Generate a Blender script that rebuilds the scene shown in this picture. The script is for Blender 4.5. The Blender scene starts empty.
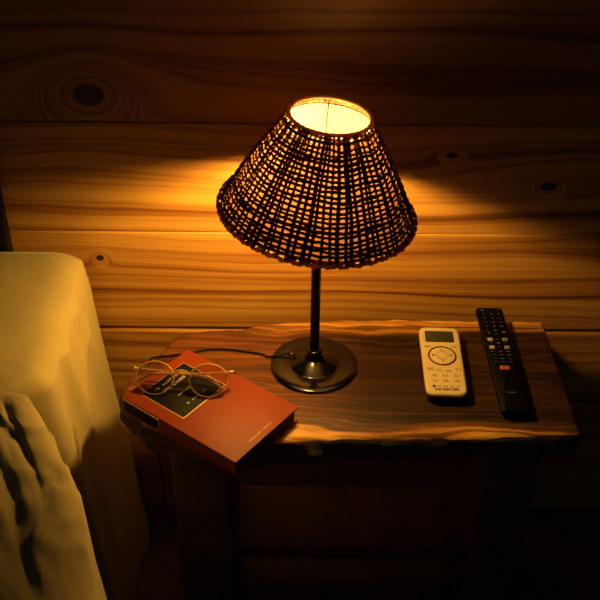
import bpy, bmesh, math, random
from mathutils import Vector, Matrix
from mathutils import noise as mn

random.seed(7)
SC = bpy.context.scene
COL = SC.collection
R = math.radians

# ------------------------------------------------------------------ camera, world, exposure
cam_data = bpy.data.cameras.new('camera')
cam = bpy.data.objects.new('camera', cam_data)
COL.objects.link(cam)
cam_data.sensor_width = 36.0
cam_data.lens = 36.0 * 950.0 / 600.0
cam_data.clip_start = 0.02
cam.matrix_world = (Matrix.Translation((0, 0, 1.255)) @ Matrix.Rotation(R(-0.45), 4, 'Z')
                    @ Matrix.Rotation(R(54.0), 4, 'X') @ Matrix.Rotation(R(0.7), 4, 'Z'))
SC.camera = cam

world = bpy.data.worlds.new('world')
SC.world = world
world.use_nodes = True
bgn = world.node_tree.nodes['Background']
bgn.inputs[0].default_value = (0.80, 0.92, 1.0, 1)
bgn.inputs[1].default_value = 0.014

SC.view_settings.view_transform = 'Standard'
SC.view_settings.look = 'None'
SC.view_settings.exposure = 0.0
SC.view_settings.gamma = 1.0
SC.view_settings.use_curve_mapping = False
SC.cycles.use_denoising = True
SC.cycles.max_bounces = 10
SC.cycles.sample_clamp_indirect = 6.0

BULB_COLOR = (1.0, 0.54, 0.10)
BULB_STRENGTH = 550.0

TOP = 0.44        # table top height
WALL_Y = 1.12     # wall face

# ------------------------------------------------------------------ node helpers
class NB:
    """small node-graph builder for one material"""
    def __init__(self, name):
        self.m = bpy.data.materials.new(name)
        self.m.use_nodes = True
        self.nt = self.m.node_tree
        self.n = self.nt.nodes
        self.bsdf = self.n['Principled BSDF']

    def link(self, a, b):
        self.nt.links.new(a, b)

    def put(self, sock, v):
        if isinstance(v, bpy.types.NodeSocket):
            self.link(v, sock)
        else:
            sock.default_value = v

    def math(self, op, a, b=0.0, c=None, clamp=False):
        n = self.n.new('ShaderNodeMath')
        n.operation = op
        n.use_clamp = clamp
        self.put(n.inputs[0], a)
        self.put(n.inputs[1], b)
        if c is not None:
            self.put(n.inputs[2], c)
        return n.outputs[0]

    def coords(self):
        tc = self.n.new('ShaderNodeTexCoord')
        sp = self.n.new('ShaderNodeSeparateXYZ')
        self.link(tc.outputs['Object'], sp.inputs[0])
        return tc.outputs['Object'], sp.outputs[0], sp.outputs[1], sp.outputs[2]

    def vec(self, x, y, z):
        n = self.n.new('ShaderNodeCombineXYZ')
        for i, v in enumerate((x, y, z)):
            self.put(n.inputs[i], v)
        return n.outputs[0]

    def noise(self, vec, scale=1.0, detail=2.0, rough=0.5):
        n = self.n.new('ShaderNodeTexNoise')
        self.link(vec, n.inputs['Vector'])
        n.inputs['Scale'].default_value = scale
        n.inputs['Detail'].default_value = detail
        n.inputs['Roughness'].default_value = rough
        return n.outputs['Fac']

    def ramp(self, fac, stops, mode='LINEAR'):
        n = self.n.new('ShaderNodeValToRGB')
        n.color_ramp.interpolation = mode
        el = n.color_ramp.elements
        while len(el) > 1:
            el.remove(el[-1])
        for i, (p, c) in enumerate(stops):
            e = el[0] if i == 0 else el.new(p)
            e.position = p
            e.color = (c[0], c[1], c[2], 1) if not isinstance(c, (int, float)) else (c, c, c, 1)
        self.link(fac, n.inputs[0])
        return n.outputs[0]

    def smooth(self, v, a, b, lo=0.0, hi=1.0):
        n = self.n.new('ShaderNodeMapRange')
        n.interpolation_type = 'SMOOTHSTEP'
        self.put(n.inputs['Value'], v)
        n.inputs['From Min'].default_value = a
        n.inputs['From Max'].default_value = b
        n.inputs['To Min'].default_value = lo
        n.inputs['To Max'].default_value = hi
        return n.outputs[0]

    def mix(self, fac, a, b, mode='MIX'):
        n = self.n.new('ShaderNodeMix')
        n.data_type = 'RGBA'
        n.blend_type = mode
        self.put(n.inputs[0], fac)
        for s, v in ((n.inputs[6], a), (n.inputs[7], b)):
            if isinstance(v, bpy.types.NodeSocket):
                self.link(v, s)
            else:
                s.default_value = (v[0], v[1], v[2], 1)
        return n.outputs[2]

    def color(self, v):
        s = self.bsdf.inputs['Base Color']
        if isinstance(v, bpy.types.NodeSocket):
            self.link(v, s)
        else:
            s.default_value = (v[0], v[1], v[2], 1)

    def set(self, **kw):
        for k, v in kw.items():
            self.put(self.bsdf.inputs[k.replace('_', ' ')], v)

    def bump(self, h, strength=0.3, dist=0.002):
        n = self.n.new('ShaderNodeBump')
        n.inputs['Strength'].default_value = strength
        n.inputs['Distance'].default_value = dist
        self.link(h, n.inputs['Height'])
        self.link(n.outputs[0], self.bsdf.inputs['Normal'])


def mottled(name, c1, c2, scale=40.0, rough=0.5, metallic=0.0, bump=0.0, spec=0.5, detail=3.0, dist=0.001):
    b = NB(name)
    v, x, y, z = b.coords()
    f = b.noise(v, scale, detail)
    b.color(b.ramp(f, [(0.3, c1), (0.7, c2)]))
    b.set(Roughness=rough, Metallic=metallic)
    b.bsdf.inputs['Specular IOR Level'].default_value = spec
    if bump:
        b.bump(f, bump, dist)
    return b.m


def mat_wall():
    b = NB('pine_boards')
    v, x, y, z = b.coords()
    h, z0 = 0.1652, 0.0603
    k = b.math('FLOOR', b.math('DIVIDE', b.math('SUBTRACT', z, z0), h))
    off = b.math('MULTIPLY', k, 3.37)
    xo = b.math('ADD', x, off)
    # knots: x, z, half width, half height, how far the grain is pushed aside
    knots = [(-0.261, 0.758, 0.0195, 0.0145, 0.034), (-0.274, 0.512, 0.0055, 0.005, 0.010),
             (0.206, 0.678, 0.008, 0.004, 0.012), (0.340, 0.632, 0.011, 0.006, 0.020),
             (0.62, 0.60, 0.012, 0.009, 0.02), (-0.75, 0.46, 0.011, 0.010, 0.02),
             (0.75, 0.80, 0.014, 0.010, 0.03)]
    n1 = b.noise(b.vec(b.math('MULTIPLY', xo, 1.3), k, b.math('MULTIPLY', z, 7.0)), 1.0, 2.0, 0.4)
    n2 = b.noise(b.vec(b.math('MULTIPLY', xo, 4.0), k, b.math('MULTIPLY', z, 30.0)), 1.0, 2.0, 0.5)
    w = b.math('ADD', z, b.math('MULTIPLY', b.math('SUBTRACT', n1, 0.5), 0.085))
    w = b.math('ADD', w, b.math('MULTIPLY', b.math('SUBTRACT', n2, 0.5), 0.012))
    core = None
    for kx, kz, rx, rz, amp in knots:
        dx = b.math('DIVIDE', b.math('SUBTRACT', x, kx), rx)
        dz = b.math('DIVIDE', b.math('SUBTRACT', z, kz), rz)
        d2 = b.math('ADD', b.math('MULTIPLY', dx, dx), b.math('MULTIPLY', dz, dz))
        g = b.math('DIVIDE', 1.0, b.math('ADD', 1.0, b.math('MULTIPLY', d2, 0.24 if rx > 0.015 else 1.1)))
        g = b.math('MULTIPLY', g, g)
        g = b.math('MULTIPLY', g, b.math('COMPARE', k, float(math.floor((kz - z0) / h)), 0.2))
        ring = b.math('MULTIPLY', b.math('SQRT', d2), amp * 0.16)
        w = b.math('ADD', b.math('MULTIPLY', w, b.math('SUBTRACT', 1.0, g)), b.math('MULTIPLY', ring, g))
        c = b.smooth(d2, 0.75, 1.35, 1.0, 0.0)
        core = c if core is None else b.math('MAXIMUM', core, c)
    # broad growth rings and fine streaks run along the boards
    rings = b.noise(b.vec(b.math('MULTIPLY', xo, 0.35), b.math('MULTIPLY', k, 2.1), b.math('MULTIPLY', w, 62.0)), 1.0, 2.0, 0.55)
    fine = b.noise(b.vec(b.math('MULTIPLY', xo, 2.5), k, b.math('MULTIPLY', w, 300.0)), 1.0, 2.0, 0.6)
    big = b.noise(b.vec(b.math('MULTIPLY', xo, 1.2), k, b.math('MULTIPLY', w, 22.0)), 1.0, 1.0, 0.5)
    t = b.math('ADD', b.math('MULTIPLY', rings, 0.66), b.math('MULTIPLY', fine, 0.18))
    t = b.math('ADD', t, b.math('MULTIPLY', big, 0.16))
    col = b.ramp(t, [(0.34, (0.13, 0.040, 0.007)), (0.43, (0.31, 0.120, 0.022)),
                     (0.51, (0.50, 0.250, 0.052)), (0.64, (0.60, 0.330, 0.075))])
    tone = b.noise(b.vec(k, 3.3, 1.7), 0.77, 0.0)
    col = b.mix(b.math('MAXIMUM', b.smooth(tone, 0.3, 0.7, 0.0, 0.3), b.smooth(k, 3.2, 3.8, 0.0, 0.7)), col, (0.42, 0.36, 0.34), 'MULTIPLY')  # tone varies per board; upper boards also carry painted shade above the lamplight
    col = b.mix(core, col, (0.018, 0.010, 0.006))
    b.color(col)
    b.set(Roughness=0.5)
    b.bump(t, 0.25, 0.0015)
    return b.m


def mat_slab():
    b = NB('slab_wood')
    v, x, y, z = b.coords()
    n1 = b.noise(b.vec(b.math('MULTIPLY', x, 5.0), b.math('MULTIPLY', y, 16.0), 0.3), 1.0, 2.0, 0.5)
    n2 = b.noise(b.vec(b.math('MULTIPLY', x, 9.0), b.math('MULTIPLY', y, 60.0), b.math('MULTIPLY', z, 60.0)), 1.0, 3.0, 0.6)
    w = b.math('ADD', y, b.math('MULTIPLY', b.math('SUBTRACT', n1, 0.5), 0.06))
    rings = b.noise(b.vec(b.math('MULTIPLY', x, 1.3), b.math('MULTIPLY', w, 150.0), b.math('MULTIPLY', z, 40.0)), 1.0, 3.0, 0.6)
    t = b.math('ADD', b.math('MULTIPLY', rings, 0.7), b.math('MULTIPLY', n2, 0.3))
    heart = b.ramp(t, [(0.34, (0.008, 0.004, 0.003)), (0.46, (0.019, 0.008, 0.004)),
                       (0.56, (0.036, 0.014, 0.006)), (0.68, (0.070, 0.027, 0.010))])
    sap = b.ramp(t, [(0.36, (0.045, 0.015, 0.005)), (0.45, (0.17, 0.065, 0.012)), (0.54, (0.44, 0.215, 0.036)), (0.68, (0.66, 0.37, 0.075))])
    # y is measured from the middle of the slab: pale sapwood along both live edges
    m1 = b.smooth(w, -0.086, -0.103)
    m2 = b.smooth(w, 0.086, 0.106)
    m = b.math('MAXIMUM', m1, m2)
    # redder, lighter heart to the left of the middle, dark heart to the right
    red = b.smooth(b.math('ADD', x, b.math('MULTIPLY', n1, 0.12)), 0.14, -0.02)
    heart = b.mix(b.math('MULTIPLY', red, 0.8), heart, b.ramp(t, [(0.36, (0.028, 0.008, 0.0035)), (0.50, (0.085, 0.025, 0.007)), (0.68, (0.24, 0.078, 0.018))]))
    col = b.mix(m, heart, sap)
    b.color(col)
    b.set(Roughness=b.smooth(t, 0.3, 0.7, 0.42, 0.6))
    b.bsdf.inputs['Specular IOR Level'].default_value = 0.22
    b.bump(t, 0.3, 0.0015)
    return b.m


def mat_cloth(name, c, scale=900.0):
    b = NB(name)
    v, x, y, z = b.coords()
    f = b.noise(v, scale, 2.0)
    s = b.noise(v, 9.0, 3.0)
    c2 = tuple(q * 0.86 for q in c)
    b.color(b.ramp(s, [(0.35, c2), (0.65, c)]))
    b.set(Roughness=0.85)
    b.bsdf.inputs['Specular IOR Level'].default_value = 0.2
    b.bsdf.inputs['Sheen Weight'].default_value = 0.15
    wr = b.noise(v, 38.0, 3.0, 0.5)
    b.bump(b.math('ADD', b.math('MULTIPLY', f, 0.08), wr), 0.22, 0.006)
    return b.m


def mat_plain(name, c, rough=0.5, metallic=0.0, spec=0.5):
    c2 = tuple(q * 0.9 for q in c)
    return mottled(name, c2, c, 120.0, rough, metallic, 0.0, spec)


def mat_lining():
    b = NB('shade_lining')
    n = b.n
    v, x, y, z = b.coords()
    f = b.noise(v, 260.0, 2.0)
    d = n.new('ShaderNodeBsdfDiffuse')
    b.link(b.ramp(f, [(0.3, (0.095, 0.08, 0.10)), (0.7, (0.125, 0.105, 0.13))]), d.inputs[0])
    t = n.new('ShaderNodeBsdfTranslucent')
    t.inputs[0].default_value = (0.62, 0.27, 0.11, 1)
    mx = n.new('ShaderNodeMixShader')
    mx.inputs[0].default_value = 0.07
    b.link(d.outputs[0], mx.inputs[1])
    b.link(t.outputs[0], mx.inputs[2])
    b.link(mx.outputs[0], n['Material Output'].inputs[0])
    return b.m


def mat_bulb():
    b = NB('lit_bulb')
    n = b.n
    e = n.new('ShaderNodeEmission')
    e.inputs[0].default_value = (*BULB_COLOR, 1)
    e.inputs[1].default_value = BULB_STRENGTH
    b.link(e.outputs[0], n['Material Output'].inputs[0])
    return b.m


def mat_clear(name, c, rough=0.05, ior=1.49, trans=1.0, alpha=1.0):
    b = NB(name)
    b.color(c)
    b.set(Roughness=rough)
    b.bsdf.inputs['IOR'].default_value = ior
    b.bsdf.inputs['Transmission Weight'].default_value = trans
    b.bsdf.inputs['Alpha'].default_value = alpha
    return b.m


def mat_lens():
    b = NB('clear_lens')
    n = b.n
    t = n.new('ShaderNodeBsdfTransparent')
    t.inputs[0].default_value = (0.90, 0.90, 0.86, 1)
    g = n.new('ShaderNodeBsdfGlossy')
    g.inputs['Roughness'].default_value = 0.02
    fr = n.new('ShaderNodeFresnel')
    fr.inputs[0].default_value = 1.5
    mx = n.new('ShaderNodeMixShader')
    b.link(fr.outputs[0], mx.inputs[0])
    b.link(t.outputs[0], mx.inputs[1])
    b.link(g.outputs[0], mx.inputs[2])
    b.link(mx.outputs[0], n['Material Output'].inputs[0])
    return b.m


def mat_bark():
    b = NB('bark')
    v, x, y, z = b.coords()
    f = b.noise(b.vec(b.math('MULTIPLY', x, 30.0), b.math('MULTIPLY', y, 60.0), b.math('MULTIPLY', z, 160.0)), 1.0, 4.0, 0.65)
    b.color(b.ramp(f, [(0.35, (0.010, 0.006, 0.004)), (0.55, (0.035, 0.017, 0.008)), (0.72, (0.16, 0.07, 0.022))]))
    b.set(Roughness=0.8)
    b.bump(f, 0.8, 0.004)
    return b.m


def mat_pages():
    b = NB('page_edges')
    v, x, y, z = b.coords()
    f = b.noise(b.vec(b.math('MULTIPLY', x, 3.0), b.math('MULTIPLY', y, 3.0), b.math('MULTIPLY', z, 1500.0)), 1.0, 2.0)
    b.color(b.ramp(f, [(0.3, (0.06, 0.035, 0.016)), (0.7, (0.10, 0.06, 0.028))]))
    b.set(Roughness=0.9)
    return b.m


def mat_straw(name='dark_woven_straw', glow=0.22, lift=1.0):
    b = NB(name)
    v, x, y, z = b.coords()
    f = b.noise(v, 120.0, 3.0)
    g = b.noise(v, 14.0, 2.0)
    c = b.ramp(f, [(0.3, (0.020 * lift, 0.012 * lift, 0.006)), (0.7, (0.075 * lift, 0.042 * lift, 0.016))])
    c = b.mix(b.smooth(g, 0.4, 0.7, 0.0, 0.5), c, (0.02, 0.013, 0.007))
    b.color(c)
    b.set(Roughness=0.75)
    b.bump(b.noise(v, 700.0, 2.0), 0.4, 0.0008)
    t = b.n.new('ShaderNodeBsdfTranslucent')
    t.inputs[0].default_value = (0.50, 0.22, 0.06, 1)
    mx = b.n.new('ShaderNodeMixShader')
    mx.inputs[0].default_value = glow
    b.link(b.bsdf.outputs[0], mx.inputs[1])
    b.link(t.outputs[0], mx.inputs[2])
    b.link(mx.outputs[0], b.n['Material Output'].inputs[0])
    return b.m


M = dict(
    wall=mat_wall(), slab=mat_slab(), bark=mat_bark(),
    floor=mottled('dark_floor', (0.03, 0.018, 0.010), (0.07, 0.04, 0.02), 12.0, 0.6, 0, 0.2),
    darkwood=mottled('dark_timber', (0.035, 0.018, 0.009), (0.09, 0.045, 0.020), 18.0, 0.6, 0, 0.3),
    headboard=mottled('black_stained_timber', (0.010, 0.006, 0.004), (0.022, 0.013, 0.008), 18.0, 0.8, 0, 0.2, 0.1),
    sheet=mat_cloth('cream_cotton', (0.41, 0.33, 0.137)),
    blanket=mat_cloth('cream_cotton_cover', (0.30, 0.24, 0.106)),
    mattress=mottled('mattress_ticking', (0.40, 0.35, 0.25), (0.5, 0.45, 0.33), 60.0, 0.9),
    black_metal=mottled('black_metal', (0.002, 0.002, 0.002), (0.004, 0.0038, 0.0035), 90.0, 0.15, 0.0, 0.0, 0.27),
    wire=mottled('dark_wire', (0.02, 0.016, 0.012), (0.05, 0.04, 0.03), 90.0, 0.4, 0.8),
    straw=mat_straw(), lining=mat_lining(), bulb=mat_bulb(),
    rim=mat_straw('rim_binding', 0.30, 1.8),
    cord=mat_plain('black_cord', (0.004, 0.004, 0.004), 0.6, 0, 0.2),
    cover=mottled('red_cover', (0.115, 0.016, 0.0035), (0.175, 0.025, 0.005), 9.0, 0.55, 0, 0.06, 0.18, 5.0),
    label=mottled('black_label', (0.0012, 0.0012, 0.0012), (0.002, 0.002, 0.002), 60.0, 0.6, 0, 0, 0.12),
    gold=mottled('gold_foil', (0.22, 0.13, 0.04), (0.32, 0.20, 0.065), 200.0, 0.5, 0.3),
    silver=mat_plain('silver_print', (0.22, 0.21, 0.20), 0.5),
    pages=mat_pages(),
    white_plastic=mottled('ivory_plastic', (0.52, 0.44, 0.24), (0.57, 0.48, 0.265), 30.0, 0.42, 0, 0, 0.4),
    button=mat_plain('ivory_button', (0.60, 0.50, 0.28), 0.45),
    print_brown=mat_plain('brown_print', (0.03, 0.012, 0.008), 0.6),
    print_grey=mat_plain('grey_brown_print', (0.06, 0.035, 0.018), 0.6),
    lcd=mottled('grey_lcd', (0.028, 0.028, 0.018), (0.038, 0.037, 0.024), 40.0, 0.3),
    under=mat_plain('shade_dark_underside', (0.02, 0.016, 0.012), 0.6),
    black_plastic=mottled('black_plastic', (0.0010, 0.0010, 0.0012), (0.0016, 0.0016, 0.002), 60.0, 0.55, 0, 0, 0.12),
    rubber=mat_plain('black_rubber', (0.0015, 0.0015, 0.0018), 0.6, 0, 0.12),
    mark=mat_plain('pale_mark', (0.16, 0.16, 0.15), 0.6),
    mark_teal=mat_plain('teal_mark', (0.05, 0.14, 0.12), 0.6),
    mark_red=mat_plain('red_mark', (0.16, 0.012, 0.01), 0.6),
    key_pale=mat_plain('pale_key', (0.33, 0.31, 0.27), 0.6),
    key_grey=mat_plain('grey_key', (0.17, 0.17, 0.155), 0.6),
    key_red=mat_plain('red_key', (0.42, 0.085, 0.05), 0.5),
    frame=mat_clear('amber_frame', (0.82, 0.55, 0.20), 0.08, 1.5, 0.8),
    hinge=mottled('brass_hinge', (0.75, 0.48, 0.16), (0.9, 0.6, 0.22), 200.0, 0.25, 1.0),
    lens=mat_lens(),
)

# ------------------------------------------------------------------ mesh helpers
class MB:
    def __init__(self):
        self.v = []
        self.f = []
        self.mi = []

    def add(self, vs, fs, mi=0):
        o = len(self.v)
        self.v += [tuple(p) for p in vs]
        self.f += [tuple(i + o for i in f) for f in fs]
        self.mi += [mi] * len(fs)
        return self

    def box(self, c, s, rz=0.0):
        x, y, z = (q / 2 for q in s)
        m = Matrix.Rotation(rz, 3, 'Z')
        vs = [Vector(c) + m @ Vector((sx * x, sy * y, sz * z)) for sz in (-1, 1) for sy in (-1, 1) for sx in (-1, 1)]
        return self.add(vs, [(0, 2, 3, 1), (4, 5, 7, 6), (0, 1, 5, 4), (2, 6, 7, 3), (0, 4, 6, 2), (1, 3, 7, 5)])

    def tube(self, pts, r, n=8, closed=False, caps=True, rad=None, flat=None):
        pts = [Vector(p) for p in pts]
        L = len(pts)
        rings = []
        up = None
        for i, p in enumerate(pts):
            a = pts[(i - 1) % L] if (closed or i > 0) else p
            c = pts[(i + 1) % L] if (closed or i < L - 1) else p
            t = (c - a).normalized()
            if up is None:
                up = Vector((0, 0, 1)) if abs(t.z) < 0.9 else Vector((1, 0, 0))
            s = t.cross(up)
            if s.length < 1e-6:
                s = t.orthogonal()
            s.normalize()
            u = s.cross(t).normalized()
            up = u
            rr = rad[i] if rad else r
            if flat:
                w = flat(p)
                offs = [(s * math.cos(2 * math.pi * k / n) + u * math.sin(2 * math.pi * k / n)) * rr for k in range(n)]
                rings.append([p + q - w * (q.dot(w) * 0.68) for q in offs])
                continue
            rings.append([p + (s * math.cos(2 * math.pi * k / n) + u * math.sin(2 * math.pi * k / n)) * rr for k in range(n)])
        vs = [q for ring in rings for q in ring]
        fs = []
        for i in range(L if closed else L - 1):
            j = (i + 1) % L
            for k in range(n):
                fs.append((i * n + k, i * n + (k + 1) % n, j * n + (k + 1) % n, j * n + k))
        if not closed and caps:
            fs.append(tuple(range(n))[::-1])
            fs.append(tuple((L - 1) * n + k for k in range(n)))
        return self.add(vs, fs)

    def lathe(self, prof, n=48, c=(0, 0, 0)):
        vs, fs = [], []
        c = Vector(c)
        for r, z in prof:
            for k in range(n):
                a = 2 * math.pi * k / n
                vs.append(c + Vector((r * math.cos(a), r * math.sin(a), z)))
        for i in range(len(prof) - 1):
            for k in range(n):
                fs.append((i * n + k, i * n + (k + 1) % n, (i + 1) * n + (k + 1) % n, (i + 1) * n + k))
        fs.append(tuple(range(n))[::-1])
        fs.append(tuple((len(prof) - 1) * n + k for k in range(n)))
        return self.add(vs, fs)

    def layers(self, loops, mis=None):
        """loops: equal-length outlines from bottom to top, capped at both ends"""
        n = len(loops[0])
        vs = [p for l in loops for p in l]
        for i in range(len(loops) - 1):
            pass
        o = len(self.v)
        self.v += [tuple(p) for p in vs]
        for i in range(len(loops) - 1):
            for k in range(n):
                self.f.append((o + i * n + k, o + i * n + (k + 1) % n, o + (i + 1) * n + (k + 1) % n, o + (i + 1) * n + k))
                self.mi.append(mis[i] if mis else 0)
        self.f.append(tuple(o + k for k in range(n))[::-1])
        self.mi.append(mis[0] if mis else 0)
        self.f.append(tuple(o + (len(loops) - 1) * n + k for k in range(n)))
        self.mi.append(mis[-1] if mis else 0)
        return self

    def plate(self, outline, z0, z1, bev=0.001):
        def ins(d, z):
            return [(x - d * nx, y - d * ny, z) for (x, y), (nx, ny) in zip(outline, normals(outline))]
        return self.layers([ins(bev, z0), ins(0, z0 + bev), ins(0, z1 - bev), ins(bev * 0.3, z1 - bev * 0.3), ins(bev, z1)])

    def build(self, name, mat, parent=None, smooth=True, angle=35.0):
        me = bpy.data.meshes.new(name)
        me.from_pydata(self.v, [], self.f)
        mats = mat if isinstance(mat, (list, tuple)) else [mat]
        for m in mats:
            me.materials.append(m)
        if len(mats) > 1:
            me.polygons.foreach_set('material_index', self.mi)
        bm = bmesh.new()
        bm.from_mesh(me)
        bmesh.ops.recalc_face_normals(bm, faces=bm.faces)
        for f in bm.faces:
            f.smooth = smooth
        if smooth:
            lim = R(angle)
            for e in bm.edges:
                if len(e.link_faces) == 2 and e.calc_face_angle(0) > lim:
                    e.smooth = False
        bm.to_mesh(me)
        bm.free()
        o = bpy.data.objects.new(name, me)
        COL.objects.link(o)
        if parent:
            o.parent = parent
        return o


def normals(ol):
    out = []
    n = len(ol)
    for i in range(n):
        a, c = Vector(ol[i - 1]), Vector(ol[(i + 1) % n])
        t = (c - a).normalized()
        out.append((t.y, -t.x))
    return out


def rrect(w, l, r, n=6, cx=0.0, cy=0.0):
    """counter-clockwise rounded rectangle"""
    pts = []
    for sx, sy, a0 in ((1, -1, -90), (1, 1, 0), (-1, 1, 90), (-1, -1, 180)):
        for k in range(n + 1):
            a = R(a0 + 90.0 * k / n)
            pts.append((cx + sx * (w / 2 - r) + r * math.cos(a), cy + sy * (l / 2 - r) + r * math.sin(a)))
    return pts


def ellipse(rx, ry, n=24, cx=0.0, cy=0.0):
    return [(cx + rx * math.cos(2 * math.pi * k / n), cy + ry * math.sin(2 * math.pi * k / n)) for k in range(n)]


def spline(P, n=8, closed=False):
    """Catmull-Rom through P"""
    P = [Vector(p) for p in P]
    out = []
    L = len(P)
    for i in range(L if closed else L - 1):
        if closed:
            a, b, c, d = P[(i - 1) % L], P[i], P[(i + 1) % L], P[(i + 2) % L]
        else:
            a, b, c, d = P[max(i - 1, 0)], P[i], P[i + 1], P[min(i + 2, L - 1)]
        for k in range(n):
            t = k / n
            out.append(0.5 * ((2 * b) + (c - a) * t + (2 * a - 5 * b + 4 * c - d) * t * t + (3 * b - a - 3 * c + d) * t ** 3))
    if not closed:
        out.append(P[-1])
    return out


def rounded(P, step=0.012, it=2):
    """closed outline cut into short steps, corners rounded off"""
    out = []
    for a, b in zip(P, P[1:] + P[:1]):
        n = max(1, int(math.dist(a, b) / step))
        out += [(a[0] + (b[0] - a[0]) * k / n, a[1] + (b[1] - a[1]) * k / n) for k in range(n)]
    for _ in range(it):
        out = [q for a, b in zip(out, out[1:] + out[:1]) for q in ((a[0] * .75 + b[0] * .25, a[1] * .75 + b[1] * .25), (a[0] * .25 + b[0] * .75, a[1] * .25 + b[1] * .75))]
    return out


def interp(x, pts):
    """smooth interpolation through (x, y) pairs sorted by x"""
    if x <= pts[0][0]:
        return pts[0][1]
    for (a, va), (b, vb) in zip(pts, pts[1:]):
        if x <= b:
            t = (x - a) / (b - a)
            return va + (vb - va) * t
    return pts[-1][1]


def sstep(a, b, x):
    t = max(0.0, min(1.0, (x - a) / (b - a)))
    return t * t * (3 - 2 * t)


def tag(o, label=None, cat=None, group=None, kind=None):
    for k, v in (('label', label), ('category', cat), ('group', group), ('kind', kind)):
        if v:
            o[k] = v
    return o


def empty(name, loc, rz=0.0):
    o = bpy.data.objects.new(name, None)
    COL.objects.link(o)
    o.location = loc
    o.rotation_euler = (0, 0, rz)
    o.empty_display_size = 0.05
    return o


def lettering(name, text, size, mat, parent, loc, rz=0.0, width=None, bold=0.0, height=0.0002):
    cu = bpy.data.curves.new(name, 'FONT')
    cu.body = text
    cu.size = size
    cu.align_x = 'CENTER'
    cu.align_y = 'CENTER'
    cu.extrude = height / 2
    cu.offset = bold
    tmp = bpy.data.objects.new(name + '_source', cu)
    COL.objects.link(tmp)
    dg = bpy.context.evaluated_depsgraph_get()
    me = bpy.data.meshes.new_from_object(tmp.evaluated_get(dg))
    bpy.data.objects.remove(tmp)
    bpy.data.curves.remove(cu)
    me.name = name
    me.materials.clear()
    me.materials.append(mat)
    xs = [v.co.x for v in me.vertices]
    if width and xs:
        s = width / (max(xs) - min(xs))
        for v in me.vertices:
            v.co.x *= s
    o = bpy.data.objects.new(name, me)
    COL.objects.link(o)
    o.parent = parent
    o.location = loc
    o.rotation_euler = (0, 0, rz)
    return o

# ------------------------------------------------------------------ setting: wall, floor
def build_wall():
    mb = MB()
    h, z0 = 0.1652, 0.0603
    xs = [-1.6 + 0.05 * i for i in range(65)]
    for k in range(-1, 13):
        b, t = z0 + k * h + 0.0010, z0 + (k + 1) * h
        b = max(b, 0.0)
        ch = 0.0105 if k == 1 else 0.0022      # the board behind the table shows a wide planed top edge
        sink = 0.009 if k == 1 else 0.0018
        prof = [(WALL_Y + 0.03, b), (WALL_Y, b), (WALL_Y, t - ch), (WALL_Y + sink, t - 0.0004), (WALL_Y + 0.03, t - 0.0004)]
        vs = [(x, py, pz) for x in xs for py, pz in prof]
        n = len(prof)
        fs = []
        for i in range(len(xs) - 1):
            for j in range(n - 1):
                fs.append((i * n + j, (i + 1) * n + j, (i + 1) * n + j + 1, i * n + j + 1))
        mb.add(vs, fs)
    mb.box((0, WALL_Y + 0.045, 1.1), (3.2, 0.03, 2.2))
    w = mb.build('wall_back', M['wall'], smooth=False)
    tag(w, 'varnished pine board wall behind the bed and bedside table', 'wall', kind='structure')


build_wall()
fl = MB().box((0, 0.0, -0.02), (3.2, 2.3, 0.04)).build('floor', M['floor'], smooth=False)
tag(fl, 'dark floor under the bedside table', 'floor', kind='structure')

# ------------------------------------------------------------------ bedside table
TC = (0.06, 0.955)     # middle of the slab


def build_table():
    root = empty('bedside_table', (TC[0], TC[1], 0))
    tag(root, 'live edge wooden bedside table with dark heartwood top carrying the lamp', 'bedside table')
    P = [(-0.166, 1.037), (-0.12, 1.052), (-0.075, 1.056), (-0.034, 1.069), (0.05, 1.078), (0.15, 1.080), (0.25, 1.079), (0.355, 1.077),
         (0.355, 0.97), (0.355, 0.847), (0.26, 0.840), (0.155, 0.838), (0.08, 0.836), (0.0, 0.832),
         (-0.05, 0.820), (-0.10, 0.818), (-0.14, 0.836), (-0.185, 0.855), (-0.213, 0.885), (-0.2235, 0.915), (-0.214, 0.945), (-0.195, 0.975), (-0.180, 1.005)]
    ol = rounded([(x - TC[0], y - TC[1]) for x, y in P][::-1])
    nr = normals(ol)

    def loop(d, z, amp, fr, seed, zamp=0.0):
        out = []
        for (x, y), (nx, ny) in zip(ol, nr):
            live = 1.0 if abs(ny) > 0.75 or x < -0.15 else 0.25
            q = mn.noise(Vector((x * fr, y * fr, seed))) * amp * live + d * (0.4 + 0.6 * live)
            zz = z + zamp * mn.noise(Vector((x * 22, y * 22, seed + 5))) * live
            out.append((x - nx * q, y - ny * q, zz))
        return out
    loops = [loop(0.018, TOP - 0.047, 0.006, 30, 1, 0.006), loop(0.006, TOP - 0.043, 0.007, 35, 2, 0.004), loop(0.001, TOP - 0.030, 0.007, 40, 3, 0.003),
             loop(-0.003, TOP - 0.018, 0.006, 45, 4, 0.003), loop(-0.002, TOP - 0.009, 0.004, 45, 6, 0.0025),
             loop(0.0015, TOP - 0.0035, 0.004, 40, 8, 0.0012), loop(0.005, TOP - 0.0006, 0.004, 40, 8), loop(0.009, TOP, 0.004, 40, 8)]
    mb = MB().layers(loops, [1, 1, 1, 1, 1, 0, 0])
    mb.mi[-2] = 1
    mb.mi[-1] = 0
    mb.build('tabletop', [M['slab'], M['bark']], root, angle=60)
    for cx, cy, sx, sy in ((-0.118, 0.93, 0.075, 0.15), (0.29, 0.965, 0.075, 0.15)):
        pts = rrect(sx, sy, 0.006, 3, cx - TC[0], cy - TC[1])
        MB().plate(pts, 0.0, TOP - 0.040, 0.003).build('leg', M['darkwood'], root)
    MB().plate(rrect(0.36, 0.12, 0.004, 3, 0.086 - TC[0], 0.955 - TC[1]), 0.14, 0.165, 0.002).build('lower_shelf', M['darkwood'], root)
    return root


build_table()

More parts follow.
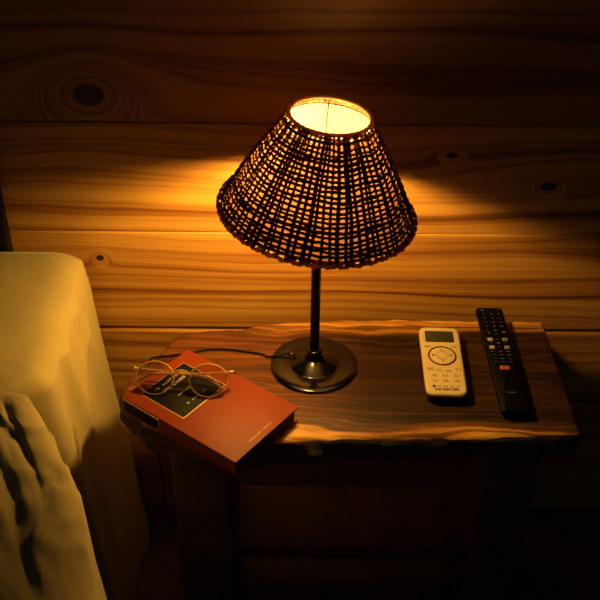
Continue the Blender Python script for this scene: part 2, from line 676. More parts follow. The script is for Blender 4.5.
# ------------------------------------------------------------------ bed, sheet, blanket
def build_bed():
    root = empty('bed', (-0.9, 0.4, 0))
    tag(root, 'low bed with dark headboard at the left under cream bedding', 'bed')
    MB().box((0, 0, 0.14), (1.10, 1.30, 0.20)).build('bed_base', M['darkwood'], root, smooth=False)
    MB().layers([[(x, y, z) for x, y in rrect(w, 1.30, 0.06, 6)] for w, z in ((1.05, 0.245), (1.10, 0.265), (1.10, 0.45), (1.06, 0.475), (1.02, 0.48))]).build('mattress', M['mattress'], root)
    mb = MB()
    mb.box((-0.03, 0.699, 0.355), (1.08, 0.018, 0.70))
    mb.build('headboard', M['headboard'], root, smooth=False)
    for x in (-0.5, 0.5):
        for y in (-0.6, 0.6):
            MB().box((x, y, 0.02), (0.06, 0.06, 0.04)).build('leg', M['darkwood'], root, smooth=False)


build_bed()


def edge_x(y):
    return interp(y, [(-0.3, -0.300), (0.5, -0.300), (0.80, -0.300), (0.90, -0.304), (1.0, -0.309), (1.095, -0.318)])


def side_x(z):
    return -0.245 - 0.085 * z


def build_sheet():
    """top of the bed, rounded edge, side hanging to the floor"""
    mb = MB()
    ny, ys, ye = 150, -0.25, 1.088
    rows = []
    ztop = 0.522
    for i in range(ny + 1):
        y = ys + (ye - ys) * i / ny
        ex = edge_x(y)
        row = []
        # cross profile
        prof = [(-1.46 + k * 0.05, ztop) for k in range(21)]
        xs0 = prof[-1][0]
        n2 = 18
        for k in range(1, n2 + 1):
            x = xs0 + (ex - 0.018 - xs0) * k / n2
            prof.append((x, ztop))
        zs = ztop - 0.022
        xe = max(side_x(zs), ex + 0.008)
        x0 = ex - 0.018
        for k in range(1, 9):
            a = math.pi / 2 * k / 8
            prof.append((x0 + (xe - x0) * math.sin(a), ztop - 0.022 * (1 - math.cos(a))))
        nz = 60
        for k in range(1, nz + 1):
            z = zs * (1 - k / nz)
            prof.append((side_x(z) + (xe - side_x(zs)) * (1 - k / nz), z))
        for x, z in prof:
            p = Vector((x, y, z))
            if z > ztop - 0.015:
                q = mn.noise(Vector((x * 7, y * 7, 1.3))) * 0.004 + mn.noise(Vector((x * 17 + y * 8, y * 15 - x * 6, 4.0))) * 0.0022
                # soft diagonal creases on top, near the side
                u = (x + 0.36) * 0.75 + (y - 0.93) * 0.66
                q += 0.0009 * math.exp(-((y - 0.86) / 0.04) ** 2) * math.sin(u * 260 + 9 * mn.noise(Vector((x * 9, y * 9, 2))))
                p.z += q * sstep(1.088, 1.04, y) + 0.020 * sstep(0.93, 1.09, y)
            else:
                d = (ztop - z) / ztop
                q = 0.011 * d * mn.noise(Vector((y * 11, z * 1.6, 2.0))) + 0.004 * mn.noise(Vector((y * 26, z * 4 + y * 7, 7.0)))
                # a pinched wrinkle at the height of the table
                w = z - 0.385 - 0.10 * math.sin((y - 0.93) * 9.0)
                q += 0.006 * math.exp(-(w / 0.012) ** 2) * math.exp(-((y - 0.99) / 0.06) ** 2)
                v = (y - 1.02) + 0.28 * (z - 0.45)
                q += 0.005 * math.exp(-(v / 0.012) ** 2) * sstep(0.30, 0.42, z)
                v = (y - 0.93) + 0.10 * (z - 0.45)
                q += 0.006 * math.exp(-(v / 0.014) ** 2) * sstep(0.28, 0.40, z)
                p.x += q
                p.z = max(p.z, 0.003)
            tuck = sstep(0.86, 0.795, y)
            p.x -= 0.075 * tuck
            if p.z > 0.40:
                p.z -= 0.016 * tuck
            row.append(p)
        rows.append(row)
    n = len(rows[0])
    vs = [p for r in rows for p in r]
    fs = [(i * n + j, (i + 1) * n + j, (i + 1) * n + j + 1, i * n + j + 1) for i in range(ny) for j in range(n - 1)]
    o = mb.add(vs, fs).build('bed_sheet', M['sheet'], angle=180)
    s = o.modifiers.new('thickness', 'SOLIDIFY')
    s.thickness = 0.0015
    s.offset = -1
    tag(o, 'cream cotton sheet pulled smooth over the head of the bed beside the table', 'bed sheet')


build_sheet()


def build_blanket():
    """rumpled cover over the near part of the bed; folds run diagonally to the outer edge"""
    edge = [(-0.30, -0.15), (0.30, -0.155), (0.45, -0.165), (0.54, -0.190), (0.60, -0.200), (0.66, -0.215), (0.70, -0.232), (0.745, -0.256), (0.78, -0.282), (0.80, -0.300), (0.818, -0.335)]
    back = 0.818
    rc = random.Random(21)
    # centre across, slant, start and end along, width, depth
    creases = [(-0.026, 0.02, 0.02, -0.16, 0.0040, 0.0030), (-0.060, 0.05, 0.01, -0.12, 0.0045, 0.0030), (-0.088, -0.05, -0.01, -0.10, 0.005, 0.0042),
               (-0.050, 0.10, -0.10, -0.30, 0.006, 0.0035), (-0.110, 0.08, -0.05, -0.22, 0.0055, 0.004)]
    for _ in range(16):
        va = rc.uniform(-0.24, 0.0)
        creases.append((rc.uniform(-0.26, -0.03), rc.uniform(-0.2, 0.25), va, va - rc.uniform(0.07, 0.18), rc.uniform(0.003, 0.007), rc.uniform(0.0012, 0.0036)))
    ny, ys = 170, -0.22
    rows = []
    for i in range(ny + 1):
        y = ys + (back - ys) * i / ny
        ex = interp(y, edge)
        row = []
        prof = []
        x0 = ex - 0.035
        n1 = 90
        q_ = sstep(back, back - 0.07, y)
        drop = 0.003 + 0.037 * q_
        for k in range(n1 + 1):
            t = k / n1
            x = -1.40 + (x0 + 1.40) * (1 - (1 - t) ** 1.8)
            prof.append((x, 0.0, 0))
        for k in range(1, 9):
            a = math.pi / 2 * k / 8
            prof.append((x0 + 0.035 * math.sin(a), -drop * (1 - math.cos(a)), 1))
        for k in range(1, 41):
            prof.append((ex + 0.02 * q_ * k / 40, -drop - 0.33 * q_ * k / 40, 2))
        for x, dz, part in prof:
            # rounded back fold of the cover
            b = sstep(back, back - 0.035, y)
            hb = math.sqrt(max(0.0, 1 - (1 - b) ** 2))
            z = 0.5285 + 0.014 * hb
            # folds: u runs across them, v along
            u = (x + 0.30) * 0.876 + (y - 0.80) * 0.482
            v = -(x + 0.30) * 0.482 + (y - 0.80) * 0.876
            wv = u + 0.018 * mn.noise(Vector((x * 9, y * 9, 3.0)))
            f = 0.0
            f += 0.0035 * math.exp(-((wv + 0.006) / 0.010) ** 2) + 0.0013 * math.sin(wv * 95 + 2.2)
            for c0, sl, va, vb, wd, dp in creases:
                q = wv - c0 - sl * (v + 0.1)
                if abs(q) < 5 * wd:
                    f -= dp * math.exp(-(q / wd) ** 2) * sstep(va, va - 0.03, v) * sstep(vb, vb + 0.05, v)
                    f += dp * 0.7 * math.exp(-((q - 2.0 * wd) / (1.4 * wd)) ** 2) * sstep(va, va - 0.03, v) * sstep(vb, vb + 0.05, v)
            r1 = 1 - abs(mn.noise(Vector((u * 24 + 2 * mn.noise(Vector((u * 14, v * 14, 2))), v * 6, 3.0))))
            r2 = 1 - abs(mn.noise(Vector((u * 46, v * 13 + u * 9, 8.0))))
            f += 0.0065 * r1 ** 4 + 0.0026 * r2 ** 4 - 0.003
            f += 0.0016 * mn.noise(Vector((u * 90, v * 34, 5.0)))
            # a short pucker across the fold near the outer edge
            f -= 0.004 * math.exp(-((v + 0.145) / 0.005) ** 2) * math.exp(-((wv + 0.015) / 0.03) ** 2)
            f *= b
            px, pz = x, z + dz
            if part == 0:
                pz += f
            elif part == 1:
                pz += f * 0.8
                px += f * 0.5
            else:
                fall = max(0.0, min(1.0, (-dz - drop) / 0.2))
                px += f * 0.5 * (1 - fall) + fall * 0.014 * mn.noise(Vector((y * 13, 0.5, dz * 2))) + 0.004 * mn.noise(Vector((y * 30, dz * 12, 1)))
                pz += f * 0.8 * (1 - fall)
            row.append(Vector((px, y, pz)))
        rows.append(row)
    n = len(rows[0])
    # lower lip so the cover ends as a closed turned-under fold
    vs = [p for r in rows for p in r]
    lip = [Vector((p.x, p.y + 0.004, max(p.z - 0.010, 0.03))) for p in rows[-1]]
    vs += lip
    fs = [(i * n + j, (i + 1) * n + j, (i + 1) * n + j + 1, i * n + j + 1) for i in range(ny + 1) for j in range(n - 1)]
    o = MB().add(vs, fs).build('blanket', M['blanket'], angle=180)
    s = o.modifiers.new('thickness', 'SOLIDIFY')
    s.thickness = 0.002
    s.offset = -1
    tag(o, 'rumpled cream cover bunched in diagonal folds on the near part of the bed', 'blanket')


build_blanket()

# ------------------------------------------------------------------ table lamp
LX, LY = 0.0274, 0.9738


def build_lamp():
    root = empty('table_lamp', (LX, LY, TOP))
    tag(root, 'lit table lamp with woven straw cone shade and black metal stem', 'table lamp')
    base = [(0.0565, 0.0005), (0.0580, 0.0015), (0.0578, 0.0035), (0.0560, 0.0045), (0.0480, 0.0048), (0.0335, 0.0050),
            (0.0322, 0.0054), (0.0314, 0.0060), (0.0130, 0.0147), (0.0122, 0.0165), (0.0118, 0.0200)]
    MB().lathe(base, 72).build('base', M['black_metal'], root, angle=40)
    MB().lathe([(0.0105, 0.0195), (0.0108, 0.024), (0.0085, 0.027), (0.0066, 0.028)], 32).build('collar', M['black_metal'], root, angle=50)
    MB().lathe([(0.0062, 0.020), (0.0062, 0.2395)], 24).build('pole', M['black_metal'], root)
    hold = Matrix.Translation((0, 0, 0.238)) @ Matrix.Rotation(R(-20), 4, 'Y') @ Matrix.Translation((0, 0, -0.2145))
    sk = MB().lathe([(0.0065, 0.214), (0.0150, 0.216), (0.0165, 0.220), (0.0165, 0.2435), (0.0150, 0.246)], 28)
    sk.v = [tuple(hold @ Vector(p)) for p in sk.v]
    sk.build('socket', M['black_metal'], root, angle=50)
    bl = MB().lathe([(0.012, 0.242), (0.014, 0.248), (0.019, 0.256), (0.0225, 0.266), (0.0230, 0.273), (0.0205, 0.282), (0.013, 0.290), (0.003, 0.2925)], 32)
    bl.v = [tuple(hold @ Vector(p)) for p in bl.v]
    bl.build('bulb', M['bulb'], root, angle=80)

    # the shade leans a little to the right: its own frame, from the bottom rim up
    tilt = R(5.6)
    T = Matrix.Translation((-0.0005, 0.001, 0.2400)) @ Matrix.Rotation(R(1.2), 4, 'X') @ Matrix.Rotation(tilt, 4, 'Y')
    H, RB, RT = 0.1220, 0.1160, 0.0465

    def cone(t, a, dr=0.0):
        r = RB + (RT - RB) * t + 0.003 * math.sin(math.pi * t) + dr
        return Vector((r * math.cos(a), r * math.sin(a), H * t))

    shade = MB()
    NW, NR = 76, 25

    def outward(p):
        h = math.hypot(p.x, p.y)
        return Vector((p.x / h, p.y / h, 0.56)).normalized()
    ph = [random.uniform(-0.26, 0.26) for _ in range(NW)]
    # standing strands
    for k in range(NW):
        a = 2 * math.pi * (k + ph[k]) / NW
        lean = random.uniform(-0.04, 0.04)
        pts, rad = [], []
        rb = random.uniform(0.0014, 0.0025)
        for j in range(27):
            t = j / 26
            pts.append(cone(t, a + lean * t + 0.006 * math.sin(9 * t + k)))
            rad.append(rb * (1.15 - 0.38 * t))
        shade.tube(pts, 0, 6, rad=rad, flat=outward)
    # weft rounds, over and under
    tl = 0.015
    for r_ in range(NR):
        t0 = 0.028 + 0.945 * (r_ / (NR - 1)) + random.uniform(-0.006, 0.006)
        NS = NW * 3
        rb = random.uniform(0.0013, 0.0020)
        sd = random.uniform(0, 50)
        pts, rad = [], []
        for s in range(NS):
            a = 2 * math.pi * s / NS
            w = math.cos(math.pi * (s / 3.0 + r_)) * 0.0007
            ca, sa = math.cos(a), math.sin(a)
            t = t0 + 0.018 * mn.noise(Vector((ca * 2.2, sa * 2.2, sd * 0.02))) + 0.008 * mn.noise(Vector((ca * 6, sa * 6, sd)))
            t = min(0.985, max(0.008, t))
            pts.append(cone(t, a, w))
            fat = 1 + 0.55 * max(0.0, mn.noise(Vector((ca * 3.0, sa * 3.0, sd + 9)))) * 1.5
            rad.append(rb * fat * (1.10 - 0.2 * t))
        shade.tube(pts, 0, 6, closed=True, rad=rad, flat=outward)
    shade.v = [tuple(T @ Vector(p)) for p in shade.v]
    shade.build('lamp_shade', M['straw'], root, angle=180)

    # lower rim: knobbly wrapped roll
    rim = MB()
    NS = 300
    rim.tube([T @ (cone(0.0, 2 * math.pi * s / NS, 0.0008) + Vector((0, 0, 0.001 * math.sin(s * 2 * math.pi / 7)))) for s in range(NS)], 0, 8, closed=True,
             rad=[0.0030 + 0.0008 * math.sin(s * 2 * math.pi / 3.0) + 0.0006 * mn.noise(Vector((s * 0.3, 0, 0))) for s in range(NS)])
    rim.build('lower_rim', M['straw'], root, angle=180)
    rim = MB()
    rim.tube([T @ cone(1.0, 2 * math.pi * s / 120, 0.0) for s in range(120)], 0, 8, closed=True,
             rad=[0.0023 + 0.0004 * math.sin(s * 2 * math.pi / 3.0) for s in range(120)])
    rim.tube([T @ cone(0.945, 2 * math.pi * s / 120, 0.0004) for s in range(120)], 0, 8, closed=True,
             rad=[0.0013 + 0.0002 * math.sin(s * 2 * math.pi / 3.0) for s in range(120)])
    rim.build('upper_rim', M['rim'], root, angle=180)
    # wire carrier: small ring on the socket and three spokes up to the top rim
    ring = MB().tube([T @ Vector((0.0455 * math.cos(a), 0.0455 * math.sin(a), H * 0.985)) for a in [2 * math.pi * k / 60 for k in range(60)]], 0.0009, 6, closed=True)
    for k in range(3):
        a = R(90 + 120 * k)
        d = Vector((math.cos(a), math.sin(a), 0))
        ring.tube([T @ (d * 0.0455 + Vector((0, 0, H * 0.985))), T @ (d * 0.040 + Vector((0, 0, H * 0.80))), T @ (d * 0.0310 + Vector((0, 0, H * 0.45))),
                   T @ (d * 0.0200 + Vector((-0.0075, 0, 0.012)))], 0.0008, 6)
    ring.tube([T @ Vector((0.0200 * math.cos(a) - 0.0075, 0.0200 * math.sin(a), 0.012)) for a in [2 * math.pi * k / 30 for k in range(30)]], 0.001, 6, closed=True)
    ring.build('shade_wire', M['wire'], root, angle=80)
    # inner fabric lining
    lin = MB()
    n = 96
    vs, fs = [], []
    for j in range(15):
        t = 0.03 + 0.885 * j / 14
        for k in range(n):
            vs.append(T @ cone(t, 2 * math.pi * k / n, -0.0017))
    for j in range(14):
        for k in range(n):
            fs.append((j * n + k, j * n + (k + 1) % n, (j + 1) * n + (k + 1) % n, (j + 1) * n + k))
    lin.add(vs, fs).build('lining', M['lining'], root, angle=180)
    # mains cord with its inline switch
    P = [(-0.0555, 0.012, 0.0055), (-0.062, 0.0135, 0.003), (-0.072, 0.021, 0.0022), (-0.098, 0.0265, 0.0022), (-0.120, 0.030, 0.0022),
         (-0.146, 0.0285, 0.0022), (-0.170, 0.0200, 0.0022), (-0.192, 0.016, 0.0022), (-0.212, 0.012, 0.0020), (-0.221, 0.012, -0.006), (-0.226, 0.014, -0.05), (-0.226, 0.03, -0.20), (-0.226, 0.05, -0.435)]
    P = [(-0.030, 0.0155, 0.0105), (-0.044, 0.013, 0.0075)] + P
    MB().tube(spline(P, 8), 0.0014, 8).build('cord', M['cord'], root, angle=80)
    MB().lathe([(0.0042, 0.0), (0.0042, 0.0022), (0.0030, 0.0036), (0.0012, 0.0040)], 16, (-0.030, 0.0115, 0.0085)).build('grommet', M['wire'], root, angle=50)


build_lamp()

# ------------------------------------------------------------------ book
def squiggle(mb, x, y, w, h, z, n, rnd):
    """a worn line of print, too small to read: short strokes of uneven length"""
    p = x - w / 2
    step = w / n
    for i in range(n):
        if rnd.random() < 0.14:
            continue
        hh = h * rnd.uniform(0.55, 1.0)
        mb.box((p + (i + 0.5) * step, y + (hh - h) * 0.3, z), (step * rnd.uniform(0.45, 0.8), hh, 0.0002))


BOOK_A = math.atan2(0.605, -0.797) - math.pi / 2     # rotation that carries local +y (top of the cover) along the long side
BW, BL, BT = 0.1195, 0.183, 0.0240


def build_book():
    root = empty('book', (-0.1024, 0.8735, TOP), BOOK_A)
    tag(root, 'red hardback book with a black title panel under the eyeglasses', 'book')
    ct = 0.0024
    # covers: boards with the spine on the local -x side
    MB().plate(rrect(BW, BL, 0.0012, 2), 0.0003, 0.0003 + ct, 0.0005).build('back_cover', M['cover'], root)
    MB().plate(rrect(BW, BL, 0.0012, 2), BT - ct, BT, 0.0006).build('front_cover', M['cover'], root)
    sp = MB()
    prof = []
    for k in range(9):
        a = math.pi * (0.5 + k / 8)
        prof.append((-BW / 2 + 0.0030 + 0.0042 * math.cos(a), BT / 2 + (BT / 2 - 0.0006) * math.sin(a)))
    n = len(prof)
    vs = [(px, y, pz) for y in (-BL / 2, BL / 2) for px, pz in prof] + [(px + 0.002, y, BT / 2 + (pz - BT / 2) * 0.9) for y in (-BL / 2, BL / 2) for px, pz in prof]
    fs = []
    for i in range(n - 1):
        fs += [(i, i + 1, n + i + 1, n + i), (2 * n + i, 3 * n + i, 3 * n + i + 1, 2 * n + i + 1), (i, 2 * n + i, 2 * n + i + 1, i + 1), (n + i, n + i + 1, 3 * n + i + 1, 3 * n + i)]
    sp.add(vs, fs).build('spine', M['cover'], root, angle=60)
    # page block
    MB().box((0.0005, 0, BT / 2), (BW - 0.007, BL - 0.008, BT - 2 * ct - 0.0002)).build('page_block', M['pages'], root, smooth=False)
    # panel on the cover and its gold rule
    px, py, pw, pl = -0.0032, 0.0415, 0.0755, 0.0700
    MB().plate(rrect(pw + 0.0030, pl + 0.0030, 0.0006, 2, px, py), BT - 0.0002, BT + 0.0002, 0.0001).build('gold_rule', M['gold'], root)
    panel = MB().plate(rrect(pw, pl, 0.0005, 2, px, py), BT, BT + 0.0004, 0.0001).build('title_panel', M['label'], root)
    rnd = random.Random(3)
    mb = MB()
    for j, (w, h) in enumerate(((0.050, 0.0050), (0.040, 0.0050), (0.0, 0.0), (0.026, 0.0026), (0.0, 0.0), (0.034, 0.0030))):
        if w:
            squiggle(mb, px, py + 0.026 - j * 0.0095, w, h, BT + 0.0005, int(w / 0.0042), rnd)
    mb.build('lettering', M['silver'], panel, smooth=False)
    mb = MB()
    squiggle(mb, -0.004, -BL / 2 + 0.0095, 0.045, 0.0020, BT + 0.0001, 22, rnd)
    mb.build('imprint', M['gold'], root, smooth=False)
    # panel on the spine
    xs = -BW / 2 - 0.00125

    def spine_plate(y0, y1, z0, z1, dx, name, mat):
        m = MB()
        m.box((xs + dx, (y0 + y1) / 2, (z0 + z1) / 2), (0.0008, y1 - y0, z1 - z0))
        return m.build(name, mat, root, smooth=False)
    spine_plate(BL / 2 - 0.0625, BL / 2 - 0.0010, 0.0035, BT - 0.0012, 0.0, 'spine_rule', M['gold'])
    spine_plate(BL / 2 - 0.0610, BL / 2 - 0.0025, 0.0045, BT - 0.0024, -0.00025, 'spine_panel', M['label'])


build_book()

# ------------------------------------------------------------------ eyeglasses
def build_glasses():
    """local x along the front, local y up the leaning front, local z towards the wearer's view (out of the front)"""
    bz = TOP + BT + 0.0004
    root = empty('eyeglasses', (-0.1395, 0.8815, bz))
    tag(root, 'folded eyeglasses with clear amber rims leaning on the red book', 'eyeglasses')
    yaw = R(-4.0)
    lean = R(50.0)      # rise of the front above the cover
    Q = Matrix.Translation((0, 0, 0.0022)) @ Matrix.Rotation(yaw, 4, 'Z') @ Matrix.Rotation(lean, 4, 'X')

    def rim_pt(sx, a):
        # rounded panto outline: flatter on top, narrower below
        x = 0.0237 * math.cos(a)
        y = 0.0205 * math.sin(a)
        if y > 0:
            y *= 0.96
            x *= 1.0 + 0.03 * math.sin(a)
        else:
            x *= 1.0 - 0.05 * (math.sin(a)) ** 2
        curve = 0.0022 * (abs(sx * 0.0335 + x) / 0.06) ** 2
        return Vector((sx * 0.0335 + x, 0.0208 + y, -curve))

    fr = MB()
    for sx in (-1, 1):
        N = 56
        fr.tube([Q @ rim_pt(sx, 2 * math.pi * k / N) for k in range(N)], 0, 8, closed=True,
                rad=[0.00115 + 0.0004 * max(0.0, math.sin(2 * math.pi * k / N)) for k in range(N)])
    br = spline([(-0.0115, 0.0235, 0), (-0.0075, 0.0290, 0.0010), (0, 0.0312, 0.0018), (0.0075, 0.0290, 0.0010), (0.0115, 0.0235, 0)], 6)
    fr.tube([Q @ p for p in br], 0.0015, 8)
    for sx in (-1, 1):
        fr.tube([Q @ Vector(p) for p in ((sx * 0.0555, 0.0290, -0.0012), (sx * 0.0600, 0.0320, -0.0018), (sx * 0.0650, 0.0330, -0.0030))], 0, 8, rad=[0.0018, 0.0024, 0.0026])
        fr.tube([Q @ Vector(p) for p in ((sx * 0.0125, 0.0200, -0.001), (sx * 0.0118, 0.0150, -0.0035), (sx * 0.0128, 0.0105, -0.0038))], 0, 8, rad=[0.0010, 0.0019, 0.0012])
    fr.build('frame', M['frame'], root, angle=180)
    for sx in (-1, 1):
        ln = MB()
        N = 40
        vs = [Q @ rim_pt(sx, 2 * math.pi * k / N) for k in range(N)]
        ctr = sum(vs, Vector()) / N
        vs = [ctr + (p - ctr) * 0.97 for p in vs]
        nn = (Q.to_3x3() @ Vector((0, 0, 1))) * 0.0009
        ln.layers([[p - nn for p in vs], [p + nn for p in vs]])
        ln.build('lens', M['lens'], root, angle=40)
        hg = MB()
        hg.tube([Q @ Vector((sx * 0.0648, 0.0350, -0.0040)), Q @ Vector((sx * 0.0648, 0.0300, -0.0040))], 0.0020, 10)
        hg.tube([Q @ Vector((sx * 0.0600, 0.0328, 0.0006)), Q @ Vector((sx * 0.0630, 0.0332, -0.0002))], 0.0010, 8)
        hg.build('hinge', M['hinge'], root, angle=50)
    # folded temples behind the front, one over the other
    P1 = [(0.0648, 0.0325, -0.0062), (0.0560, 0.0320, -0.0090), (0.0300, 0.0290, -0.0098), (0.000, 0.0270, -0.0098), (-0.030, 0.0260, -0.0095), (-0.0440, 0.0225, -0.0092), (-0.0570, 0.0120, -0.0088)]
    P2 = [(-0.0648, 0.0325, -0.0062), (-0.0580, 0.0315, -0.0125), (-0.0300, 0.0290, -0.0150), (0.000, 0.0275, -0.0150), (0.0240, 0.0255, -0.0150), (0.0380, 0.0200, -0.0145), (0.0520, 0.0090, -0.0130)]
    for P in (P1, P2):
        S = spline(P, 8)
        MB().tube([Q @ p for p in S], 0, 8, rad=[0.0013 + 0.0006 * i / len(S) for i in range(len(S))]).build('temple', M['frame'], root, angle=180)


build_glasses()

# ------------------------------------------------------------------ air conditioner remote
def taper(ol, L, top, bot):
    return [(x * (bot + (top - bot) * (y / L + 0.5)), y) for x, y in ol]


def build_ac_remote():
    root = empty('remote_control', (0.1965, 0.9665, TOP), R(-2.0))
    tag(root, 'ivory air conditioner remote with a grey screen and round dial', 'remote control')
    W, L, Tk = 0.0540, 0.1390, 0.0185
    ol = taper(rrect(W, L, 0.0115, 8), L, 1.02, 0.97)

    def ins(d, z):
        return [(x - d * nx, y - d * ny, z) for (x, y), (nx, ny) in zip(ol, normals(ol))]
    MB().layers([ins(0.0040, 0.0005), ins(0.0015, 0.0022), ins(0.0006, 0.0125)]).build('back_shell', M['under'], root, angle=60)  # dark colour stands in for the shadow along the remote's side
    MB().layers([ins(0.0006, 0.0125), ins(0.0, 0.0135), ins(0.0, 0.0158), ins(0.0007, 0.0173), ins(0.0022, 0.0182), ins(0.0042, Tk)]).build('body', M['white_plastic'], root, angle=60)
    z = Tk
    MB().plate(rrect(0.0385, 0.0240, 0.0008, 2, -0.0005, 0.0475), z - 0.0002, z + 0.0003, 0.0001).build('screen', M['lcd'], root)
    # dial
    cy = 0.0065
    N = 48
    MB().tube([(0.0178 * math.cos(2 * math.pi * k / N), cy + 0.0188 * math.sin(2 * math.pi * k / N), z + 0.0001) for k in range(N)], 0.00115, 6, closed=True).build('dial_ring', M['print_brown'], root, angle=180)
    dial = MB().plate(ellipse(0.0164, 0.0174, 40, 0, cy), z - 0.0002, z + 0.0008, 0.0004).build('dial', M['button'], root)
    MB().plate(ellipse(0.0062, 0.0070, 24, 0, cy), z + 0.0006, z + 0.0013, 0.0003).build('dial_button', M['white_plastic'], dial)
    MB().tube([(0.0075 * math.cos(2 * math.pi * k / 32), cy + 0.0083 * math.sin(2 * math.pi * k / 32), z + 0.0007) for k in range(32)], 0.00035, 5, closed=True).build('button_ring', M['print_grey'], dial, angle=180)
    mk = MB()
    zz = z + 0.0009
    mk.add([(-0.0018, cy + 0.0112, zz), (0.0018, cy + 0.0112, zz), (0, cy + 0.0138, zz)], [(0, 1, 2)])
    mk.add([(-0.0018, cy - 0.0112, zz), (0.0018, cy - 0.0112, zz), (0, cy - 0.0138, zz)], [(0, 2, 1)])
    for sx in (-1, 1):
        mk.box((sx * 0.0118, cy + 0.0012, zz), (0.0030, 0.0012, 0.0002))
        mk.box((sx * 0.0118, cy - 0.0012, zz), (0.0030, 0.0012, 0.0002))
        mk.box((sx * 0.0118 + 0.0010, cy, zz), (0.0008, 0.0034, 0.0002))
    mk.build('dial_marks', M['print_brown'], dial, smooth=False)
    # small keys with printed legends
    keys = [(-0.0185, 0.0262), (0.0165, 0.0262)]
    keys += [(-0.0182, -0.0205), (-0.0065, -0.0230), (0.0055, -0.0230), (0.0175, -0.0205)]
    keys += [(-0.0140, -0.0335), (0.0, -0.0335), (0.0145, -0.0335), (-0.0140, -0.0435), (0.0, -0.0435), (0.0145, -0.0435)]
    rnd = random.Random(11)
    for x, y in keys:
        k = MB().plate(rrect(0.0092, 0.0052, 0.0022, 4, x, y), z - 0.0004, z + 0.0009, 0.0004).build('button', M['button'], root)
        mb = MB()
        squiggle(mb, x, y + 0.0006, 0.0074, 0.0014, z + 0.00095, 6, rnd)
        mb.box((x + rnd.uniform(-0.001, 0.001), y - 0.0014, z + 0.00095), (0.0036, 0.0005, 0.0002))
        mb.build('legend', M['print_grey'], k, smooth=False)
    # maker's line and the word under it
    lg = MB()
    lg.plate(ellipse(0.0023, 0.0025, 18, -0.0155, -0.0545), z - 0.0001, z + 0.0002, 0.00005)
    squiggle(lg, 0.0035, -0.0545, 0.0300, 0.0021, z + 0.0001, 13, random.Random(5))
    lg.build('emblem', M['print_brown'], root, smooth=False)
    lettering('lettering', 'INVERTER', 0.0062, M['print_brown'], root, (0.0005, -0.0606, z + 0.0001), 0, 0.0310, 0.00022)


build_ac_remote()

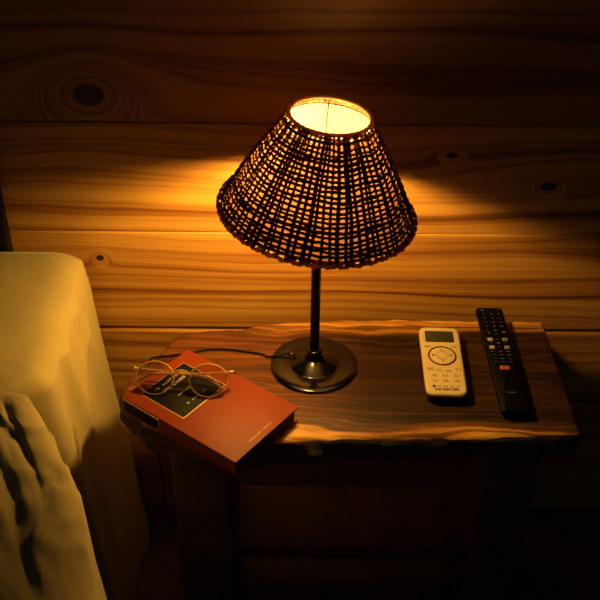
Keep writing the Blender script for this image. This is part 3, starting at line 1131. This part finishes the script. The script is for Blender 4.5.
# ------------------------------------------------------------------ television remote
def build_tv_remote():
    root = empty('remote_control', (0.2765, 0.9785, TOP), R(-0.4))
    tag(root, 'long black television remote with rows of small keys, right of the ivory one', 'remote control')
    W, L, Tk = 0.0365, 0.2160, 0.0155
    ol = taper(rrect(W, L, 0.0055, 6), L, 1.05, 0.93)

    def ins(d, z):
        return [(x - d * nx, y - d * ny, z) for (x, y), (nx, ny) in zip(ol, normals(ol))]
    MB().layers([ins(0.0045, 0.0005), ins(0.0018, 0.0035), ins(0.0, 0.0090), ins(0.0, 0.0130), ins(0.0008, 0.0145), ins(0.0022, Tk)]).build('body', M['black_plastic'], root, angle=60)
    z = Tk

    def key(x, y, w, l, mat, lab=None, lmat=None, r=0.0016, shape=0):
        k = MB().plate(rrect(w, l, min(r, w / 2.1, l / 2.1), 3, x, y), z - 0.0004, z + 0.0012, 0.0004).build('button', mat, root)
        if lab:
            mb = MB()
            for dx, dy, sx, sy in lab:
                mb.box((x + dx, y + dy, z + 0.00125), (sx, sy, 0.0002))
            mb.build('legend', lmat or M['mark'], k, smooth=False)
    dash = [(0, 0, 0.0032, 0.0009)]
    digit = [(0, 0, 0.0011, 0.0030), (0.0007, 0.0011, 0.0014, 0.0007)]
    digit2 = [(0, 0.0012, 0.0024, 0.0007), (0, -0.0012, 0.0024, 0.0007), (0.0010, 0, 0.0007, 0.0030)]
    key(-0.0108, 0.0985, 0.0080, 0.0040, M['rubber'], [(0, 0, 0.0046, 0.0013)])
    key(0.0112, 0.0985, 0.0060, 0.0050, M['rubber'], [(0, 0, 0.0030, 0.0020)], M['mark_red'])
    rows = [0.0905, 0.0810, 0.0715, 0.0620]
    for j, y in enumerate(rows):
        for i, x in enumerate((-0.0105, 0.0, 0.0105)):
            key(x, y, 0.0075, 0.0062, M['rubber'], (digit, digit2, dash)[(i + j) % 3] if i < 2 else dash)
    key(-0.0105, 0.0490, 0.0072, 0.0130, M['rubber'], [(0, 0.003, 0.0010, 0.0030), (0.0006, -0.002, 0.0012, 0.0040)])
    key(0.0, 0.0530, 0.0075, 0.0062, M['rubber'], digit2)
    key(0.0105, 0.0490, 0.0072, 0.0080, M['rubber'], [(0, 0.0016, 0.0034, 0.0007), (0.0014, 0, 0.0007, 0.0026), (0, -0.0014, 0.0020, 0.0007)])
    key(0.0, 0.0445, 0.0075, 0.0050, M['rubber'], dash)
    key(-0.0100, 0.0335, 0.0070, 0.0068, M['key_pale'])
    key(0.0102, 0.0335, 0.0070, 0.0068, M['key_grey'])
    key(-0.0100, 0.0165, 0.0070, 0.0068, M['key_pale'])
    key(0.0102, 0.0165, 0.0070, 0.0068, M['key_grey'])
    key(0.0, 0.0330, 0.0060, 0.0050, M['rubber'], [(0, 0, 0.0022, 0.0010)])
    key(0.0, 0.0250, 0.0064, 0.0064, M['rubber'], [(0, 0, 0.0036, 0.0016)])
    key(0.0, 0.0165, 0.0060, 0.0050, M['rubber'], [(0, 0, 0.0022, 0.0010)])
    key(-0.0100, 0.0250, 0.0050, 0.0050, M['rubber'], [(0, 0, 0.0014, 0.0014)])
    key(0.0102, 0.0250, 0.0050, 0.0050, M['rubber'], [(0, 0, 0.0016, 0.0010)])
    for j, y in enumerate((0.0070, -0.0005, -0.0075, -0.0150)):
        for i, x in enumerate((-0.0103, 0.0, 0.0103)):
            mat = M['mark']
            if j >= 2:
                mat = M['mark_teal']
            if (i, j) == (2, 2):
                mat = M['mark_red']
            key(x, y, 0.0074, 0.0046, M['rubber'], [(0, 0, 0.0042, 0.0008)], mat)
    MB().plate(rrect(0.0122, 0.0072, 0.0010, 3, 0.0, -0.0262), z - 0.0004, z + 0.0012, 0.0004).build('streaming_button', M['key_red'], root)
    lettering('lettering', 'NETFLIX', 0.0036, M['mark'], root, (0.0, -0.0262, z + 0.0014), 0, 0.0100, 0.0001)
    mb = MB()
    squiggle(mb, 0.0, -0.0735, 0.0105, 0.0019, z + 0.0001, 6, random.Random(8))
    mb.build('emblem', M['mark'], root, smooth=False)


build_tv_remote()
